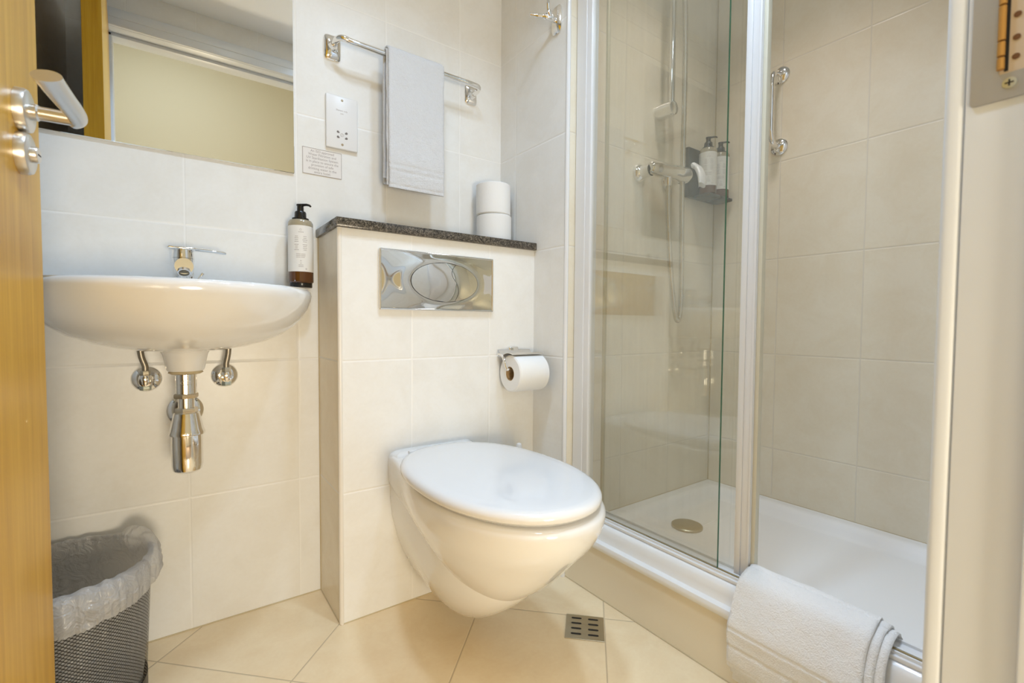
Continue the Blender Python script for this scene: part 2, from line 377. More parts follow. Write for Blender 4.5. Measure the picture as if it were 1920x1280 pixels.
# strike plate let into the latch jamb
def pl_x(bm, outer, hole, x0, x1):
    (y0, y1, z0, z1), (a0, a1, c0, c1) = outer, hole
    box(bm, x0, x1, y0, y1, z0, c0); box(bm, x0, x1, y0, y1, c1, z1); box(bm, x0, x1, y0, a0, c0, c1); box(bm, x0, x1, a1, y1, c0, c1)
bm = BM()
rs = []
def rrect(y0, y1, z0, z1, r, x, n=6):
    P = []
    for cy, cz, a0 in ((y1 - r, z1 - r, 0), (y0 + r, z1 - r, PI / 2), (y0 + r, z0 + r, PI), (y1 - r, z0 + r, 1.5 * PI)):
        for k in range(n + 1): P.append(Vector((x, cy + r * math.cos(a0 + PI / 2 * k / n), cz + r * math.sin(a0 + PI / 2 * k / n))))
    return P
o_ = rrect(.060, .1165, .967, 1.16, .004, XJ - .0022); i_ = rrect(.070, .0975, .990, 1.13, .001, XJ - .0022)
R = [[bm.verts.new(p + Vector((dx, 0, 0))) for p in L] for L, dx in ((o_, .002), (o_, 0), (i_, 0), (i_, .0022))]
for a, b in zip(R, R[1:]):
    for k in range(len(a)): bm.faces.new((a[k], a[(k + 1) % len(a)], b[(k + 1) % len(a)], b[k]))
sp = obj('strike_plate', bm, M_STEEL, frm, label='steel strike plate with a cut-out and rusty edges')
bm = BM(); box(bm, XJ - .0012, XJ - .0002, .070, .0975, .990, 1.13)
obj('recess', bm, mat('stained_recess', (.62, .52, .40), .55, metal=.2), sp)
bm = BM()
for k, (a, b) in enumerate(((.994, 1.004), (1.006, 1.018), (1.020, 1.050), (1.052, 1.062), (1.064, 1.094), (1.096, 1.126))):
    tube(bm, [(XJ - .004, .0965, a), (XJ - .004, .0965, b)], .0028, 12)
obj('knuckle', bm, M_RUST, sp, label='rusty knuckles in the cut-out')
bm = BM(); box(bm, XJ - .0018, XJ - .0012, .0918, .0944, .992, 1.128); obj('slot', bm, M_BLK, sp)
for zz in (1.003, 1.020, 1.040, 1.06):
    bm = BM(); lathe(bm, [(.0026, 0), (.0026, .0006), (.0, .0007)], (XJ - .0012, .0872, zz), (-1, 0, 0), 14); obj('rivet_hole', bm, mat('rust_spot', (.16, .07, .02), .7), sp)
bm = BM(); lathe(bm, [(.0050, 0), (.0048, .0010), (0, .0012)], (XJ - .0022, .0905, .9805), (-1, 0, 0), 20)
sc = obj('screw', bm, mat('zinc', (.62, .68, .66), .3, metal=1), sp)
bm = BM(); box(bm, XJ - .0037, XJ - .0033, .0876, .0934, .9799, .9811); box(bm, XJ - .0037, XJ - .0033, .0899, .0911, .9776, .9834); obj('cross_slot', bm, M_BLK, sc)

# hall outside the door, seen only in the mirror
slab('floor_hall', XL - T, XR + T, -1.3, -.012, -.002, .004, M_CARPET)
slab('wall_hall', XL - T, XR + T, -1.35, -1.25, 0, 2.75, M_CREAM)
slab('wall_hall_left', XL - T, XL, -1.25, -.01, 0, 2.75, M_CREAM)
slab('wall_hall_right', XR, XR + T, -1.25, -.01, 0, 2.75, M_CREAM)
slab('ceiling_hall', XL - T, XR + T, -1.3, -.01, 2.7, 2.75, M_CEIL)
slab('wall_over_door', XL - T, XR + T, -.012, .1, ZC, 2.75, M_CREAM)

# ------------------------------------------------------------------ oak door leaf, hinged at the left jamb, standing open
HX, HY, EX, EY = -.206, .13, -.155, .956
DN = Vector((EY - HY, -(EX - HX), 0)).normalized(); DT = Vector((EX - HX, EY - HY, 0)).normalized()
DL = (Vector((EX, EY, 0)) - Vector((HX, HY, 0))).length
DM = Matrix(((DN.x, DT.x, 0, HX), (DN.y, DT.y, 0, HY), (0, 0, 1, 0), (0, 0, 0, 1)))   # local x = out of face, y = along leaf
door = bpy.data.objects.new('door_1', None); COL.objects.link(door); door.location = (HX, HY, 0); ORG[door.name] = Vector((HX, HY, 0)); door['kind'] = 'structure'
bm = BM(); box(bm, -.044, 0, 0, DL, .006, 1.987, .0012, 1, DM); obj('leaf', bm, M_WOOD, door)
DP = lambda x, y, z: DM @ Vector((x, y, z))
HH, LK_, HYL = 1.031, .976, DL - .083
bm = BM(); lathe(bm, [(.0275, .0001), (.0275, .007), (.0262, .0105), (.024, .0115), (.0, .0115)], DP(0, HYL, HH), DN, 48)
rose = obj('handle_rose', bm, M_SAT, door)
bm = BM(); lathe(bm, [(.0105, .0115), (.0105, .018), (.0088, .02), (.0088, .056)], DP(0, HYL, HH), DN, 28, False, True)
path = smooth_path([DP(.052, HYL + .006, HH), DP(.058, HYL - .004, HH + .001), DP(.0585, HYL - .03, HH + .002), DP(.056, HYL - .075, HH + .003), DP(.0545, HYL - .125, HH + .004)], 8)
n = len(path); rings_ = []
for i, p in enumerate(path):
    t = i / (n - 1); d = (path[min(i + 1, n - 1)] - path[max(i - 1, 0)]).normalized()
    u = Vector((0, 0, 1)); w = d.cross(u).normalized()
    h = .0105 + .001 * t; g = .0095 + .004 * t
    if i == 0: h *= .5; g *= .5
    cut = .010 * t ** 6
    rings_.append([p + g * math.cos(a) * w + h * math.sin(a) * u - d * cut * math.sin(a) * 1.2 for a in [2 * PI * k / 24 for k in range(24)]])
rings(bm, rings_); obj('lever_handle', bm, M_SAT, door, label='curved satin lever handle')
bm = BM(); lathe(bm, [(.0265, .0001), (.0265, .007), (.0252, .0105), (.023, .0115), (.0, .0115)], DP(0, HYL, LK_), DN, 48)
lock = obj('lock_rose', bm, M_SAT, door)
bm = BM(); lathe(bm, [(.0105, .0115), (.0105, .017), (.0095, .0185), (0, .0188)], DP(0, HYL, LK_), DN, 28); kn = obj('release_knob', bm, M_SAT, lock)
bm = BM(); box(bm, .0182, .0191, -.0055, .0055, -.0008, .0008, 0, 1, Matrix.Translation(DP(0, HYL, LK_)) @ DM.to_3x3().to_4x4()); obj('coin_slot', bm, M_BLK, lock)

# ------------------------------------------------------------------ mirror
bm = BM(); box(bm, -.318, .2655, YB - .0065, YB - .001, 1.157, 1.92, .0008, 1)
o = obj('wall_mirror', bm, M_MIR, label='large frameless mirror on the tiled wall above the basin', cat='mirror')

# ------------------------------------------------------------------ stone ledge
bm = BM(); box(bm, .319, XA, 1.171, YB, .993, 1.0155, .0018, 2)
obj('stone_ledge', bm, M_STONE, label='dark granite shelf capping the boxed-in cistern behind the toilet', cat='shelf')

# ------------------------------------------------------------------ wash basin
bt = thing('wash_basin', (.017, YB, .65), 'white ceramic wall-hung washbasin under the mirror', 'basin')
bm = BM(); cx = .017
prof = [(.832, .244, .984, .250), (.8345, .236, .992, .242)]
outer = [(.6985, .05, 1.165, .050), (.7000, .085, 1.13, .080), (.706, .120, 1.098, .112), (.716, .156, 1.066, .146), (.731, .190, 1.036, .178), (.750, .216, 1.012, .205), (.770, .234, .994, .226), (.790, .246, .981, .240), (.808, .2525, .973, .2485), (.820, .2545, .970, .252), (.828, .2530, .9715, .2515), (.8325, .2490, .976, .2480), (.834, .244, .982, .243)]
rs = [dshape(cx, a, yf, yf + (1.27 - yf) * .98, wb * .97, YB, z, p=2.15) for z, a, yf, wb in outer]
inner = [(.833, .232, .995, 1.27), (.828, .226, 1.0, 1.268), (.80, .205, 1.02, 1.26), (.77, .17, 1.05, 1.25), (.745, .12, 1.09, 1.235), (.735, .06, 1.13, 1.2)]
for z, a, yf, yb in inner:
    rs.append(dshape(cx, a, yf, (yf + yb) / 2 + .03, a * .55, yb, z, p=2.1))
rings(bm, rs)
lathe(bm, [(.058, .708), (.046, .701), (.0405, .69), (.0375, .675), (.0345, .660), (.0325, .655), (.02, .655)], (cx, 1.222, 0), (0, 0, 1), 40, False, True)
obj('bowl', bm, M_CER, bt, sharp=60)
bm = BM(); lathe(bm, [(.0300, .6545), (.0315, .651), (.026, .648), (.02, .648)], (cx, 1.222, 0), n=32); obj('waste_washer', bm, M_CAULK, bt)

# basin tap
tp = thing('basin_tap', (.017, 1.308, .834), 'chrome lever mixer tap on the back edge of the washbasin', 'tap')
ty = 1.308
bm = BM(); lathe(bm, [(.0245, .834), (.0245, .838), (.0205, .842), (.0200, .89), (.0215, .899), (.0215, .902)], (cx, ty, 0), n=36)
obj('body', bm, M_CHR, tp)
bm = BM(); P = smooth_path([(cx, ty - .005, .868), (cx, ty - .045, .874), (cx, ty - .085, .876), (cx, ty - .112, .875)], 6)
tube(bm, P, [.0175] * 6 + [.0172] * 6 + [.0168] * 6 + [.0165], 28); obj('spout', bm, M_CHR, tp)
bm = BM(); lathe(bm, [(.0118, .0), (.0118, .006), (.0100, .0062), (.0, .0055)], (cx, ty - .107, .866), (0, -.55, -.84), 28)
ae = obj('aerator', bm, M_CHR, tp); bm = BM(); lathe(bm, [(.0094, .0058), (.0094, .0070), (0, .0071)], (cx, ty - .107, .866), (0, -.55, -.84), 24); obj('mesh_insert', bm, mat('aerator_mesh', (.20, .17, .12), .5, metal=.6), ae)
bm = BM(); lathe(bm, [(.0216, .9025), (.0216, .905), (.0205, .918), (.020, .924)], (cx, ty, 0), n=36)
box(bm, cx - .0285, cx + .0235, ty - .021, ty + .021, .921, .9275, .003, 3)
P = [(cx + .018, ty - .002, .9245), (cx + .05, ty - .006, .9235), (cx + .078, ty - .010, .9205), (cx + .083, ty - .011, .9195)]
rg = []
for k, p in enumerate(P):
    w = (.0125, .0105, .009, .006)[k]; h = (.0042, .0042, .004, .0028)[k]
    rg.append([Vector(p) + Vector((0, w * math.cos(a), h * math.sin(a))) for a in [2 * PI * i / 16 for i in range(16)]])
rings(bm, rg); obj('lever', bm, M_CHR, tp)
bm = BM(); tube(bm, [(cx + .019, ty + .012, .842), (cx + .034, ty + .012, .868)], .0021, 10); lathe(bm, [(.0034, 0), (.0038, .006), (.003, .008)], (cx + .034, ty + .012, .866), (.5, 0, .86), 12); obj('pop_up_rod', bm, M_CHR, tp)

# bottle trap
tr = thing('bottle_trap', (cx, 1.222, .436), 'chrome bottle trap and waste pipe under the washbasin', 'waste trap')
bm = BM(); lathe(bm, [(.0165, .6475), (.0190, .6470), (.0190, .606), (.0165, .605), (.0165, .598)], (cx, 1.222, 0), n=32)
tl_ = obj('tailpiece', bm, M_CHR, tr)
bm = BM(); tube(bm, [(cx + .0095 * math.cos(a), 1.222 - math.sqrt(.0191 ** 2 - (.0095 * math.cos(a)) ** 2), .630 + .0045 * math.sin(a)) for a in [2 * PI * k / 24 for k in range(24)]], .0005, 6, closed=True)
obj('embossed_mark', bm, M_SAT, tl_)
def hexnut(bm, c, r, h, z0):
    rings(bm, [[Vector((c[0] + rr * math.cos(PI / 3 * k + .2), c[1] + rr * math.sin(PI / 3 * k + .2), z)) for k in range(6)] for rr, z in ((r * .94, z0), (r, z0 + h * .2), (r, z0 + h * .8), (r * .94, z0 + h))])
bm = BM(); hexnut(bm, (cx, 1.222), .0225, .010, .596); obj('upper_nut', bm, mat('aged_brass_chrome', (.50, .42, .30), .25, metal=1), tr)
bm = BM(); lathe(bm, [(.0150, .598), (.0150, .574)], (cx, 1.222, 0), n=28); obj('neck', bm, M_CHR, tr)
bm = BM(); hexnut(bm, (cx, 1.222), .0215, .011, .564); obj('lower_nut', bm, mat('nut_chrome', (.66, .60, .50), .18, metal=1), tr)
bm = BM(); lathe(bm, [(.016, .566), (.0235, .564), (.0265, .550), (.0305, .530), (.0335, .522), (.0330, .518), (.0285, .517)], (cx, 1.222, 0), n=40); obj('bell_cap', bm, M_CHR, tr)
bm = BM(); lathe(bm, [(.0282, .519), (.0288, .50), (.0288, .452), (.0265, .442), (.020, .437), (0, .436)], (cx, 1.222, 0), n=40); obj('cup', bm, M_CHR, tr)
bm = BM(); tube(bm, [(cx, 1.235, .545), (cx, YB, .545)], .016, 24); lathe(bm, [(.037, .0), (.037, .002), (.033, .006), (.018, .010)], (cx, YB, .545), (0, -1, 0), 40, True, False); obj('outlet_pipe', bm, M_CHR, tr)

# isolating valves
def valve(x, z, label, bend):
    v = thing('isolating_valve', (x, YB, z), label, 'valve')
    bm = BM(); lathe(bm, [(.0290, .0), (.0290, .0015), (.026, .0055), (.018, .0095), (.010, .011)], (x, YB, z), (0, -1, 0), 36); obj('flange', bm, M_CHR, v)
    bm = BM(); tube(bm, [(x, YB - .008, z), (x, YB - .060, z)], .0098, 20)
    lathe(bm, [(.0100, -.010), (.0122, -.004), (.0122, .009), (.0100, .014)], (x, YB - .055, z), (0, -.1, 1), 20); lathe(bm, [(.0118, 0), (.0112, .006), (.0, .009)], (x, YB - .058, z), (0, -1, 0), 20); obj('body', bm, M_CHR, v)
    bm = BM(); hexnut(bm, (x, YB - .055), .0108, .010, z - .020); obj('cap', bm, mat('valve_cap', (.56, .62, .58), .22, metal=1), v)
    bm = BM(); hexnut(bm, (x, YB - .055), .0098, .011, z + .013); obj('nut', bm, mat('valve_nut', (.58, .54, .44), .22, metal=1), v)
    bm = BM(); P = smooth_path([(x, YB - .055, z + .022), (x, YB - .055, z + .034), (x + bend, YB - .055, z + .055), (x + bend * 1.6, YB - .055, z + .085)], 6)
    tube(bm, P, .0062, 14); obj('supply_tail', bm, mat('dull_hose', (.30, .27, .22), .4, metal=.9), v)
valve(-.056, .626, 'chrome isolating valve left of the bottle trap under the washbasin', -.006)
valve(.099, .626, 'chrome isolating valve right of the bottle trap under the washbasin', .004)

# ------------------------------------------------------------------ toilet
WX = .580
wc = thing('wall_hung_toilet', (WX, YBOX, .05), 'white wall-hung toilet with its lid closed', 'toilet')
def tilt(ring, zf, zb, yf):
    for p in ring: p.z = zf + (zb - zf) * (p.y - yf) / (YBOX - yf)
    return ring
bm = BM()
#        z     a     yf    yc    wb    z at the wall
bowl = [(.150, .078, .835, .94, .120, .329), (.160, .094, .808, .935, .1235, .331), (.18, .111, .775, .93, .1255, .334), (.205, .127, .740, .925, .127, .337), (.235, .1425, .704, .918, .128, .341), (.262, .153, .678, .91, .1285, .345), (.286, .1615, .656, .90, .129, .350), (.31, .169, .634, .89, .1295, .356), (.332, .1755, .614, .88, .130, .363), (.350, .1795, .602, .877, .130, .371), (.368, .1818, .592, .875, .130, .382), (.384, .1825, .5885, .872, .130, .394), (.394, .182, .588, .872, .129, .402), (.4005, .179, .5925, .872, .127, .409), (.4035, .174, .598, .872, .122, .413)]
rings(bm, [tilt(dshape(WX, a, yf, yc, wb, YBOX, z, p=2.12), z, zb, yf) for z, a, yf, yc, wb, zb in bowl])
body = [(.058, .016, .955, 1.01, .02), (.061, .032, .94, 1.01, .033), (.072, .053, .912, 1.01, .048), (.085, .066, .889, 1.005, .058), (.10, .078, .866, 1.0, .067), (.125, .093, .832, .99, .079), (.15, .105, .802, .98, .091), (.18, .116, .770, .97, .102), (.21, .124, .745, .96, .110), (.25, .130, .72, .95, .120), (.30, .134, .69, .94, .125), (.37, .131, .70, .94, .122)]
rings(bm, [dshape(WX, a, yf, yc, wb, YBOX, z, p=2.12) for z, a, yf, yc, wb in body])
deck = [(.398, .129, 1.118), (.410, .1275, 1.124), (.4165, .122, 1.132), (.4205, .112, 1.140), (.4225, .095, 1.148)]
rings(bm, [dshape(WX, wb - .004, yf, yf + .02, wb, YBOX, z, p=2.2) for z, wb, yf in deck])
obj('pan', bm, M_CER, wc, sharp=42)
def egg(cx, a, yf, yc, yb, z, n=96, pb=2.35):
    R = []
    for k in range(n):
        t = 2 * PI * k / n; c_, s_ = math.cos(t), math.sin(t)
        if s_ < 0: R.append(Vector((cx + a * abs(c_) ** (2 / 2.12) * (1 if c_ > 0 else -1), yc - (yc - yf) * abs(s_) ** (2 / 2.12), z)))
        else: R.append(Vector((cx + a * abs(c_) ** (2 / pb) * (1 if c_ > 0 else -1), yc + (yb - yc) * abs(s_) ** (2 / pb), z)))
    return R
LXC = .574
bm = BM()
rings(bm, [egg(LXC, a, yf, .865, yb, z) for z, a, yf, yb in ((.4062, .155, .625, 1.11), (.4066, .166, .606, 1.125), (.4095, .170, .600, 1.13), (.4125, .166, .606, 1.125))]); obj('seat', bm, M_SEAT, wc)
bm = BM()
lid = [(.4130, .170, .602, 1.128), (.4140, .1755, .5945, 1.136), (.4170, .1780, .592, 1.139), (.4235, .1785, .5915, 1.1395), (.4290, .1765, .594, 1.137), (.4335, .171, .601, 1.131), (.4355, .164, .610, 1.122), (.4368, .145, .635, 1.095), (.4374, .11, .69, 1.04), (.4376, .05, .77, .96)]
rings(bm, [egg(LXC, a, yf, .865, yb, z) for z, a, yf, yb in lid]); obj('lid', bm, M_SEAT, wc, sharp=50)
for s in (-1, 1):
    bm = BM(); tube(bm, [(LXC + s * .070 - .014, 1.140, .4215), (LXC + s * .070 + .014, 1.140, .4215)], .0055, 20); obj('hinge', bm, M_SEAT, wc)

# flush plate
fp = thing('flush_plate', (.599, YBOX, .793), 'polished chrome dual flush plate on the tiled box above the toilet', 'flush plate')
FX0, FX1, FZ0, FZ1 = .426, .773, .794, .951
ecx, ecz, ea, eb = .611, .8725, .1035, .0545
bm = BM(); nx, nz = 72, 34
def fy(x, z):
    u = (x - (FX0 + FX1) / 2) / ((FX1 - FX0) / 2); v = (z - (FZ0 + FZ1) / 2) / ((FZ1 - FZ0) / 2)
    e = max(abs(u), abs(v)) 
    base = .0080 + .0075 * (1 - abs(u) ** 2.6) * (1 - abs(v) ** 2.6)
    r = math.sqrt(((x - ecx) / ea) ** 2 + ((z - ecz) / eb) ** 2)
    base += .0022 * math.exp(-((r - 1.18) / .22) ** 2)
    return YBOX - base
g = [[bm.verts.new((FX0 + .004 + (FX1 - FX0 - .008) * i / nx, fy(FX0 + (FX1 - FX0) * i / nx, FZ0 + (FZ1 - FZ0) * j / nz), FZ0 + .006 + (FZ1 - FZ0 - .010) * j / nz)) for j in range(nz + 1)] for i in range(nx + 1)]
for i in range(nx):
    for j in range(nz): bm.faces.new((g[i][j], g[i + 1][j], g[i + 1][j + 1], g[i][j + 1]))
obj('cover', bm, M_CHR2, fp)
bm = BM(); box(bm, FX0, FX1, YBOX - .006, YBOX - .0003, FZ0, FZ1, .002, 2)
for a, b in (((FX0 + .002, FZ0 + .003), (FX1 - .002, FZ0 + .003)), ((FX0 + .002, FZ1 - .002), (FX1 - .002, FZ1 - .002)), ((FX0 + .002, FZ0 + .003), (FX0 + .002, FZ1 - .002)), ((FX1 - .002, FZ0 + .003), (FX1 - .002, FZ1 - .002))):
    tube(bm, [(a[0], YBOX - .0075, a[1]), (b[0], YBOX - .0075, b[1])], .0028, 12)
obj('frame', bm, M_CHR, fp)
def scurve(v): return ecx + .030 - .016 * math.sin(v * PI) * (1 if v > 0 else .55) + .004 * v
def button(name, side):
    bm = BM(); n, m = 30, 22; G = []
    for j in range(n + 1):
        v = -1 + 2 * j / n; z = ecz + eb * .985 * v; hw = ea * .985 * math.sqrt(max(0, 1 - v * v)) + 1e-4
        xs = min(max(scurve(v), ecx - hw), ecx + hw)
        a, b = (ecx - hw, max(xs - .0007, ecx - hw)) if side < 0 else (min(xs + .0007, ecx + hw), ecx + hw)
        row = []
        for i in range(m + 1):
            x = a + (b - a) * i / m; r = ((x - ecx) / ea) ** 2 + ((z - ecz) / eb) ** 2
            row.append(bm.verts.new((x, fy(ecx, ecz) - .0012 - .0062 * (1 - min(r, 1)) * (1 + .25 * math.sin((x - ecx) * 34)) , z)))
        G.append(row)
    for j in range(n):
        for i in range(m): bm.faces.new((G[j][i], G[j][i + 1], G[j + 1][i + 1], G[j + 1][i]))
    return obj(name, bm, M_CHR2, fp)
button('large_flush_button', -1); button('small_flush_button', 1)
bm = BM()
rings(bm, [[Vector((ecx + ea * k_ * math.cos(a), yy, ecz + eb * k_ * math.sin(a))) for a in [2 * PI * i / 64 for i in range(64)]] for k_, yy in ((1.0, YBOX - .008), (1.0, fy(ecx, ecz) - .0006))])
obj('button_gap', bm, M_BLK, fp)

# ------------------------------------------------------------------ toilet rolls
def roll(c, axis, R, L, label, group, core=.021, hollow=True):
    t = thing('toilet_roll', c, label, 'toilet roll', group)
    bm = BM(); lathe(bm, [(core, 0), (R - .004, 0), (R, .003), (R * 1.002, L * .5), (R, L - .003), (R - .004, L), (core, L), (core, 0)], c, axis, 56, False, False); obj('paper', bm, M_TP, t)
    bm = BM(); lathe(bm, [(core - .0002, .001), (core - .0002, L - .001), (core - .002, L - .001), (core - .002, .001), (core - .0002, .001)], c, axis, 32, False, False); obj('core', bm, M_CARD, t)
    return t
roll((.864, 1.311, 1.0155), (0, 0, 1), .0575, .098, 'spare toilet roll standing directly on the granite shelf, lower of two', 'spare toilet rolls on the shelf')
roll((.861, 1.311, 1.1145), (0, 0, 1), .0565, .100, 'spare toilet roll on top of another roll, upper of two', 'spare toilet rolls on the shelf')
RY, RZ = 1.122, .617
roll((.798, RY, RZ - .004), (1, 0, 0), .0540, .110, 'toilet roll hanging on the chrome holder beside the toilet', None)
th = thing('toilet_roll_holder', (.85, YBOX, .655), 'chrome toilet roll holder with a curved cover flap', 'toilet roll holder')
bm = BM(); box(bm, .832, .868, YBOX - .012, YBOX, .652, .690, .005, 3); obj('wall_mount', bm, M_CHR, th)
bm = BM(); rg = []
def flap_pt(k, rr):
    a = math.radians(52 + k * 3.7)       # from the wall side over the top towards the room
    return RY + rr * math.cos(a), RZ + rr * math.sin(a)
A = [flap_pt(k, .0560) for k in range(17)]; B = [flap_pt(k, .0572) for k in range(17)]
A = [(YBOX - .010, RZ + .062)] + A; B = [(YBOX - .010, RZ + .0635)] + B
prof = A + B[::-1]
rings(bm, [[Vector((x, y, z)) for y, z in prof] for x in (.792, .795, .85, .908, .911)]); obj('cover_flap', bm, M_SAT, th)
bm = BM(); tube(bm, smooth_path([(.795, YBOX - .012, .668), (.790, 1.150, .664), (.788, 1.135, .650), (.789, RY + .003, RZ + .012), (.797, RY, RZ + .008), (.84, RY, RZ + .008), (.895, RY, RZ + .008)], 6), .0042, 14); box(bm, .790, .84, YBOX - .012, YBOX - .006, .664, .672, .001); obj('arm', bm, M_CHR, th)

# ------------------------------------------------------------------ towel rail, towel
rl = thing('towel_rail', (.59, YB, 1.515), 'chrome towel rail on the wall above the granite shelf', 'towel rail')
ZR, YR = 1.517, YB - .070
bm = BM()
P = smooth_path([(.366, YB - .012, 1.523), (.3665, YB - .045, 1.523), (.376, YR + .004, 1.521), (.400, YR, ZR), (.44, YR, ZR)], 8)[:-1] + smooth_path([(.44, YR, ZR), (.59, YR, ZR), (.74, YR, ZR)], 3)[:-1] + smooth_path([(.74, YR, ZR), (.780, YR, ZR), (.802, YR + .004, 1.516), (.8105, YB - .045, 1.514), (.811, YB - .012, 1.514)], 8)
tube(bm, P, .0078, 20); obj('bar', bm, M_CHR, rl)
for x0, x1, zc in ((.343, .390, 1.521), (.787, .834, 1.521)):
    bm = BM(); xc = (x0 + x1) / 2; rg = []
    for k_, yy in ((1, YB), (1, YB - .004), (.86, YB - .009), (.5, YB - .0125), (.1, YB - .0135)):
        L = []
        for q in range(32):
            a = 2 * PI * q / 32; c_, s_ = math.cos(a), math.sin(a); e = 2 / 5
            L.append(Vector((xc + k_ * .0233 * (abs(c_) ** e) * (1 if c_ > 0 else -1), yy, zc + k_ * .034 * (abs(s_) ** e) * (1 if s_ > 0 else -1))))
        rg.append(L)
    rings(bm, rg); lathe(bm, [(.015, .008), (.011, .016), (.0085, .024)], (xc + (.0 if x0 < .5 else .0005), YB, 1.522 if x0 < .5 else 1.514), (0, -1, 0), 20); obj('wall_plate', bm, M_CHR, rl)
def sheet(bm, prof, u0, u1, th, axis, amp=.002, seed=0, nu=30, sub=22, hem=None):
    """a thick cloth strip: profile of (d, z) swept along u; axis 'X' or 'Y'"""
    P = smooth_path([Vector((a, b, 0)) for a, b in prof], sub)
    n = len(P); top, bot = [], []
    s = [0]
    for a, b in zip(P, P[1:]): s.append(s[-1] + (b - a).length)
    tot = s[-1]
    for i, p in enumerate(P):
        d = (P[min(i + 1, n - 1)] - P[max(i - 1, 0)]).normalized(); nr = Vector((-d.y, d.x, 0))
        A, B_ = [], []
        for j in range(nu + 1):
            t = j / nu; u = u0 + (u1 - u0) * t
            w = amp * noise.noise(Vector((u * 14, s[i] * 9, seed * 3.1))) + amp * .5 * noise.noise(Vector((u * 40, s[i] * 30, seed)))
            e = min(t, 1 - t) * (u1 - u0); tk = th * (.55 + .45 * min(1, e / .006))
            if hem:
                for hs, hw, hd in hem:
                    q = abs(s[i] - hs); q = min(q, abs((tot - s[i]) - hs))
                    if q < hw: tk -= hd * (1 - (q / hw) ** 4)
            uu = u + .0018 * noise.noise(Vector((s[i] * 18, seed, t * 2))) 
            a = p + nr * (w + tk / 2); b = p + nr * (w - tk / 2)
            if axis == 'X': A.append((uu, a.x, a.y)); B_.append((uu, b.x, b.y))
            else: A.append((a.x, uu, a.y)); B_.append((b.x, uu, b.y))
        top.append(A); bot.append(B_)
    rings(bm, [ [Vector(q) for q in A] + [Vector(q) for q in B_[::-1]] for A, B_ in zip(top, bot)])
bm = BM()
# outer and inner fold of the hanging hand towel
H = [(.048, .004, .0030), (.064, .004, .0030), (.008, .003, .0018)]
def hang(r, zf, zb, yoff=0):
    return [(YR - r + yoff, zf), (YR - r - .002 + yoff, zf + .06), (YR - r - .001, zf + .18), (YR - r, ZR - .03), (YR - r * .96, ZR + .004), (YR - r * .6, ZR + r * .80), (YR, ZR + r), (YR + r * .6, ZR + r * .80), (YR + r * .96, ZR + .004), (YR + r, ZR - .03), (YR + r + .001, ZR - .2), (YR + r, zb)]
sheet(bm, hang(.0195, 1.142, 1.160, -.002), .494, .666, .0075, 'X', .0022, 1, hem=H)
sheet(bm, hang(.0125, 1.150, 1.175), .491, .660, .0060, 'X', .0015, 2, hem=H)
obj('hand_towel', bm, M_TOWEL, label='folded white hand towel hanging over the chrome rail', cat='towel', sharp=80)

# ------------------------------------------------------------------ writing
def text_mesh(name, body, size, M, m, parent, align='CENTER', shear=0, ext=.0001, line=1.0, scx=1.0):
    c = bpy.data.curves.new(name, 'FONT'); c.body = body; c.size = size; c.align_x = align; c.align_y = 'CENTER'; c.extrude = ext; c.shear = shear; c.space_line = line; c.resolution_u = 3
    t = bpy.data.objects.new(name, c); COL.objects.link(t)
    bpy.context.view_layer.update()
    me = bpy.data.meshes.new_from_object(t.evaluated_get(bpy.context.evaluated_depsgraph_get()))
    bpy.data.objects.remove(t); bpy.data.curves.remove(c)
    bm = BM(); bm.from_mesh(me); bpy.data.meshes.remove(me)
    bmesh.ops.transform(bm, matrix=M @ Matrix.Scale(scx, 4, (1, 0, 0)), verts=bm.verts[:])
    return obj(name, bm, m, parent, smooth=False)
def on_back(x, y, z):   # text plane facing -y
    return Matrix.Translation((x, y, z)) @ Matrix.Rotation(PI / 2, 4, 'X')
so = thing('shaver_socket', (.39, YB, 1.247), 'white shaver socket on the wall right of the mirror', 'socket')
bm = BM(); box(bm, .347, .434, YB - .0095, YB, 1.2465, 1.393, .003, 3); obj('faceplate', bm, M_PLA, so)
SYF = YB - .0096
for zz in (1.3815, 1.2595):
    bm = BM(); lathe(bm, [(.0034, 0), (.0030, .0008), (0, .0009)], (.3905, SYF, zz), (0, -1, 0), 18); obj('screw', bm, mat('brass_screw', (.42, .32, .20), .35, metal=1), so)
text_mesh('printed_words', 'Shavers only', .0062, on_back(.3895, SYF, 1.353), M_PRINT2, so)
text_mesh('voltage_text', '240V', .0045, on_back(.3895, SYF, 1.3445), M_PRINT2, so, shear=.3)
for px, pz in ((.3785, 1.293), (.3785, 1.279), (.4020, 1.293), (.4020, 1.279)):
    bm = BM(); lathe(bm, [(.0032, 0), (.0032, .0003), (0, .0004)], (px, SYF, pz), (0, -1, 0), 18); box(bm, px - .001 if px < .39 else px - .0042, px + .0042 if px < .39 else px + .001, SYF - .0003, SYF, pz - .003, pz + .0005); obj('pin_hole', bm, M_PRINT, so)
bm = BM(); tube(bm, [(.390 + .0042 * math.cos(a), SYF - .0001, 1.286 + .0042 * math.sin(a)) for a in [2 * PI * k / 20 for k in range(20)]], .0004, 6, closed=True); tube(bm, [(.3885, SYF, 1.2885), (.3915, SYF, 1.286), (.3885, SYF, 1.2835)], .0004, 6); obj('shaver_symbol', bm, M_PRINT2, so)

